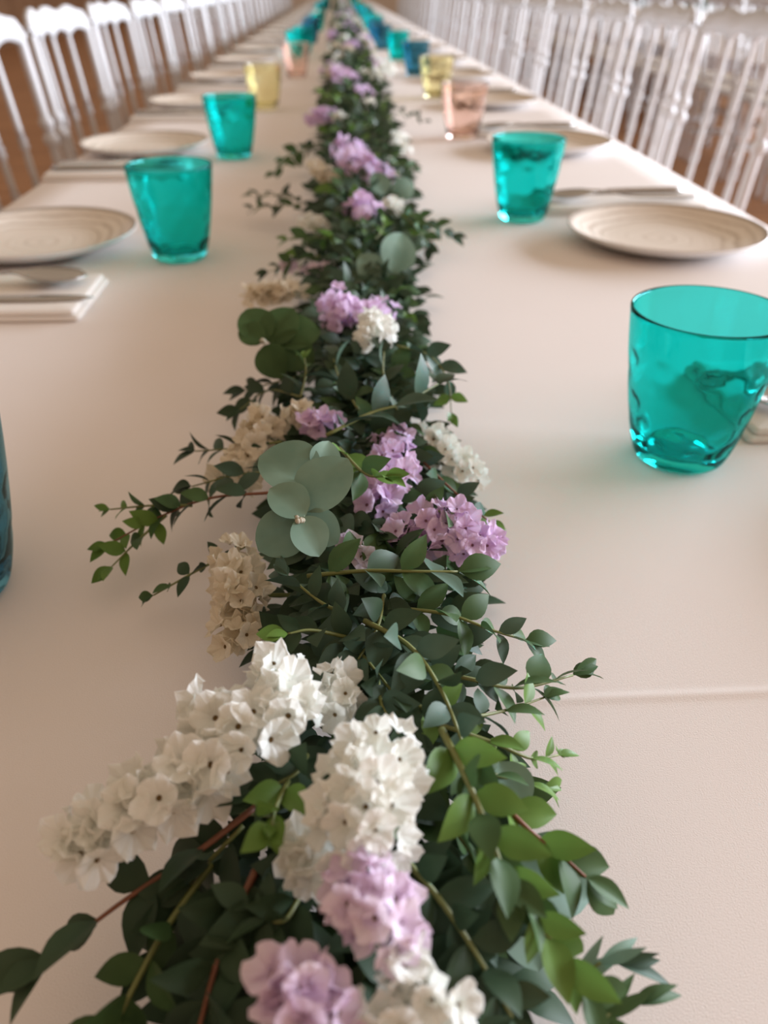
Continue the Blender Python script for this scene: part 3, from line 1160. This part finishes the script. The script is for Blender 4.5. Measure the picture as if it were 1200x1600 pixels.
sprig([(730, 1200, .050), (790, 1215, .044), (850, 1230, .036)], 5, 62, 46, [MI, BR], tipmat=BR)
sprig([(590, 1060, .052), (600, 1110, .056), (640, 1150, .058)], 5, 70, 56, [D, D, BL])
sprig([(530, 980, .050), (580, 1040, .054), (620, 1090, .056)], 5, 72, 60, [D, BL], stem='stem_green')
sprig([(600, 930, .050), (590, 980, .054), (560, 1030, .054)], 5, 66, 54, [D, BL])
# right foreground: long bright branches
sprig([(690, 1140, .064), (730, 1220, .068), (760, 1290, .066), (790, 1370, .060)], 7, 92, 84, [MI, BR, MI], stem_r=.0016, spread=42)
sprig([(770, 1330, .058), (820, 1410, .054), (870, 1480, .048), (945, 1590, .040)], 7, 92, 88, [BR, MI], stem_r=.0017, spread=30)
sprig([(770, 1240, .052), (830, 1300, .048), (870, 1330, .046), (915, 1370, .042)], 4, 84, 84, [MI, BR], stem='stem_red', spread=40)
sprig([(630, 1340, .052), (690, 1410, .052), (750, 1500, .048), (800, 1590, .044)], 7, 96, 88, [D, D, 'leaf_dark'], stem_r=.0014, spread=60)
sprig([(700, 1280, .048), (740, 1340, .044), (770, 1400, .040)], 4, 84, 70, [D, MI])
sprig([(880, 1560, .030), (930, 1510, .034), (960, 1505, .034)], 3, 90, 90, [BL, 'leaf_silver'], shape='narrow', spread=22)
sprig([(930, 1600, .034), (960, 1580, .034), (985, 1570, .034)], 2, 90, 90, [MI], shape='narrow', spread=18)
# left foreground
sprig([(400, 1260, .046), (310, 1330, .042), (190, 1410, .038), (80, 1495, .034)], 4, 100, 110, [D], stem='stem_red', spread=48, stem_r=.0015, start=.3)
sprig([(330, 1350, .040), (260, 1450, .038), (200, 1560, .036), (175, 1620, .034)], 6, 92, 110, [D, MI], spread=50, stem_r=.0015)
sprig([(400, 1360, .046), (350, 1470, .044), (310, 1610, .042)], 6, 100, 110, [D], stem='stem_red', spread=55, stem_r=.0016)
sprig([(380, 1290, .044), (300, 1380, .036), (260, 1480, .028)], 6, 96, 90, [D])
sprig([(420, 1400, .046), (400, 1480, .044), (350, 1560, .040)], 6, 100, 100, [D])
sprig([(470, 1400, .048), (440, 1440, .050), (390, 1420, .050)], 4, 90, 76, [D])
sprig([(450, 1220, .056), (430, 1265, .062), (425, 1290, .066)], 3, 84, 62, [MI, BR], tipmat=BR)
sprig([(480, 1180, .052), (460, 1210, .056), (400, 1240, .054)], 4, 80, 66, [D])
# behind
sprig([(470, 310, .036), (430, 305, .030), (392, 305, .026)], 6, 26, 20, [D, MI], single=False)
sprig([(470, 320, .034), (430, 322, .026), (395, 325, .020)], 5, 26, 18, [D, MI], single=False)
sprig([(620, 320, .040), (660, 345, .032), (705, 368, .022)], 7, 34, 26, [MI, D], single=False)
sprig([(620, 330, .040), (655, 360, .030), (670, 385, .020)], 6, 32, 26, [D, MI], single=False)
sprig([(530, 380, .046), (500, 370, .046), (450, 375, .040)], 7, 34, 26, [MI, BR], single=False, tipmat=BR)
sprig([(560, 385, .046), (590, 370, .048), (600, 350, .048)], 6, 32, 24, [MI, BR], single=False, tipmat=BR)
sprig([(500, 400, .040), (470, 405, .036), (420, 425, .026)], 6, 34, 26, [MI, D], single=False)
sprig([(590, 440, .040), (620, 460, .036), (635, 490, .030)], 6, 36, 28, [MI, BR], single=False)
sprig([(600, 250, .040), (630, 260, .034), (645, 265, .03)], 5, 24, 18, [MI], single=False)
sprig([(575, 195, .040), (630, 176, .034), (665, 188, .026)], 6, 18, 12, [D], single=False)
sprig([(500, 225, .040), (460, 240, .03), (430, 270, .024)], 7, 28, 22, [D, MI], single=False)
sprig([(540, 210, .05), (560, 200, .055), (585, 195, .05)], 6, 24, 18, [BR, MI], single=False)
sprig([(530, 160, .05), (510, 150, .045), (495, 140, .04)], 6, 20, 14, [BR, MI], single=False)

# --- the mass of foliage the sprigs are bound into
def foliage(y0, y1, per_m, lmin, lmax, mats, hmax, low):
    buckets = {}
    n = int((y1 - y0) * per_m)
    T = LEAF_LOW if low else [LEAF_T['ovate'][0], LEAF_T['ovate'][1]]
    for k in range(n):
        yy = random.uniform(y0, y1)
        a = half_w(yy)
        u = random.gauss(0, 0.45)
        if abs(u) > 1.15: continue
        top = hmax * math.sqrt(max(0.03, 1 - min(1, abs(u)) ** 2))
        h = random.uniform(0.15, 1.0) * top
        p = Vector((axis_x(yy) + u * a, yy, TZ + h + 0.003))
        out = Vector((u * 1.2 + random.uniform(-.7, .7), random.uniform(-1.0, .55), random.uniform(-.15, .65))).normalized()
        L = random.uniform(lmin, lmax)
        if p.z + out.z * L < TZ + 0.003: out.z = 0.0; out.normalize()
        nn = UP + Vector((random.uniform(-.8, .8), random.uniform(-1.0, .3), 0))
        rot = np.array(frame(out, nn))
        v, f = T[k % 2]
        mt = mats[0] if random.random() < 0.68 else random.choice(mats)
        B = buckets.setdefault(mt, [[], [], 0])
        B[0].append((rot @ (v.T * L)).T + np.array(p - G0))
        B[1].append((np.array(f) + B[2]))
        B[2] += len(v)
    names = sorted(buckets)
    V, F, MI_ = [], [], []
    off = 0
    for i, mt in enumerate(names):
        B = buckets[mt]
        vv = np.concatenate(B[0]); ff = np.concatenate(B[1]) + off
        off += len(vv)
        V.append(vv); F.append(ff); MI_ += [i] * len(ff)
    V = np.concatenate(V); F = np.concatenate(F)
    me = bpy.data.meshes.new('foliage')
    me.from_pydata(V.tolist(), [], F.tolist())
    for mt in names: me.materials.append(M[mt])
    me.polygons.foreach_set('material_index', MI_)
    me.polygons.foreach_set('use_smooth', [True] * len(MI_))
    o = link('foliage', me, garland)
    o['kind'] = 'stuff'
    o['label'] = 'dense small eucalyptus leaves'
    return o


foliage(0.0, 0.75, 3600, 0.011, 0.019, [D, MI, BL], 0.046, False)
foliage(0.75, 2.2, 2400, 0.014, 0.024, [D, MI, BL, BR], 0.050, True)
foliage(2.2, 15.0, 1000, 0.020, 0.034, [D, MI, BL, BR], 0.055, True)

# binding stem that runs through the garland
m = MB()
pts = [Vector((axis_x(yy), yy, TZ + 0.012)) - G0 for yy in np.linspace(0.0, 15.0, 60)]
m.tube(pts, 0.004, 6)
m.build('binding_stem', M['stem_green'], garland)
print('single leaves', leaf_count, 'single florets', floret_count)

# centrepiece of greenery on the neighbouring table
def centrepiece(x, yv, label):
    m = MB()
    o = empty('flower_centrepiece', (x, yv, TZ))
    m.lathe([(0.0, 0.0), (0.05, 0.0), (0.07, 0.02), (0.075, 0.045)], 16)
    m.build('bowl', M['glaze'], o)
    fm = MB()
    for k in range(420):
        d = Vector((random.gauss(0, 1), random.gauss(0, 1), random.gauss(0.3, .8))).normalized()
        p = Vector((0, 0, 0.10)) + Vector((d.x * 1.6, d.y * 1.6, d.z * .7)) * random.uniform(0.03, 0.10)
        v, f = LEAF_LOW[k % 2]
        rot = frame(d + Vector((random.uniform(-.5, .5),) * 3), UP + d.orthogonal())
        fm.add([(rot @ Vector(q)) * 0.05 + p for q in v], f, 0)
    q = fm.build('foliage', M['leaf_mid'], o); q['kind'] = 'stuff'
    for k in range(9):
        d = Vector((random.gauss(0, 1), random.gauss(0, 1), random.gauss(0.6, .5))).normalized()
        hm = MB()
        for j in range(10):
            e = Vector((random.gauss(0, 1), random.gauss(0, 1), random.gauss(0, 1))).normalized()
            v, f, mi = FL_LOW[j % 3]
            rot = frame(e.orthogonal(), e)
            hm.add([(rot @ Vector(w)) * 0.016 + e * 0.022 for w in v], f, 0)
        hm.build('flower_head', M['petal_white'], o, Vector((0, 0, 0.11)) + Vector((d.x * 1.6, d.y * 1.6, d.z * .6)) * 0.09, smooth=False)
    tag(o, label, 'centrepiece', 'centrepieces on the neighbouring table')


for yy in (4.6, 6.3, 8.0, 9.7):
    centrepiece(3.1, yy, 'leafy centrepiece with white flowers on the neighbouring table')

# nothing may sink into the cloth: lift pieces and flatten leaf tips that would
def settle(root, z_min):
    bpy.context.view_layer.update()
    for o in root.children_recursive:
        if o.type != 'MESH': continue
        mw = o.matrix_world
        if o.name.split('.')[0] in ('leaf', 'floret'):
            low = min((mw @ Vector(b)).z for b in o.bound_box)
            if low < z_min:
                low = min((mw @ q.co).z for q in o.data.vertices)
                if low < z_min: o.location.z += z_min - low
        else:
            n = len(o.data.vertices)
            co = np.empty(n * 3); o.data.vertices.foreach_get('co', co)
            co = co.reshape(-1, 3)
            zl = z_min - mw.translation.z
            if o.data.users == 1 and co[:, 2].min() < zl:
                co[:, 2] = np.maximum(co[:, 2], zl)
                o.data.vertices.foreach_set('co', co.ravel()); o.data.update()


settle(garland, TZ + 0.0012)
# the 300 leaves that show largest stay single parts; the smaller ones become one part
bpy.context.view_layer.update()
LV = []
for o in garland.children_recursive:
    if o.name.split('.')[0] == 'leaf':
        c = o.matrix_world @ Vector((0, 0.5, 0))
        LV.append((o.matrix_world.to_scale().y / max(0.02, (c - cam.location).dot(FWD)), o))
LV.sort(key=lambda q: -q[0])
sm = MB(); sm_mats = []
for _, o in LV[300:]:
    mt = o.data.materials[0]
    if mt not in sm_mats: sm_mats.append(mt)
    mw = Matrix.Translation(-G0) @ o.matrix_world
    sm.add([mw @ v.co for v in o.data.vertices], [tuple(p.vertices) for p in o.data.polygons], sm_mats.index(mt))
    bpy.data.objects.remove(o)
so = sm.build('small_leaves', sm_mats, garland)
so['kind'] = 'stuff'; so['label'] = 'smaller eucalyptus leaves along the thin sprigs'
for o in list(col.objects):
    if o.name.startswith('flower_centrepiece'):
        settle(o, TZ + 0.0012)
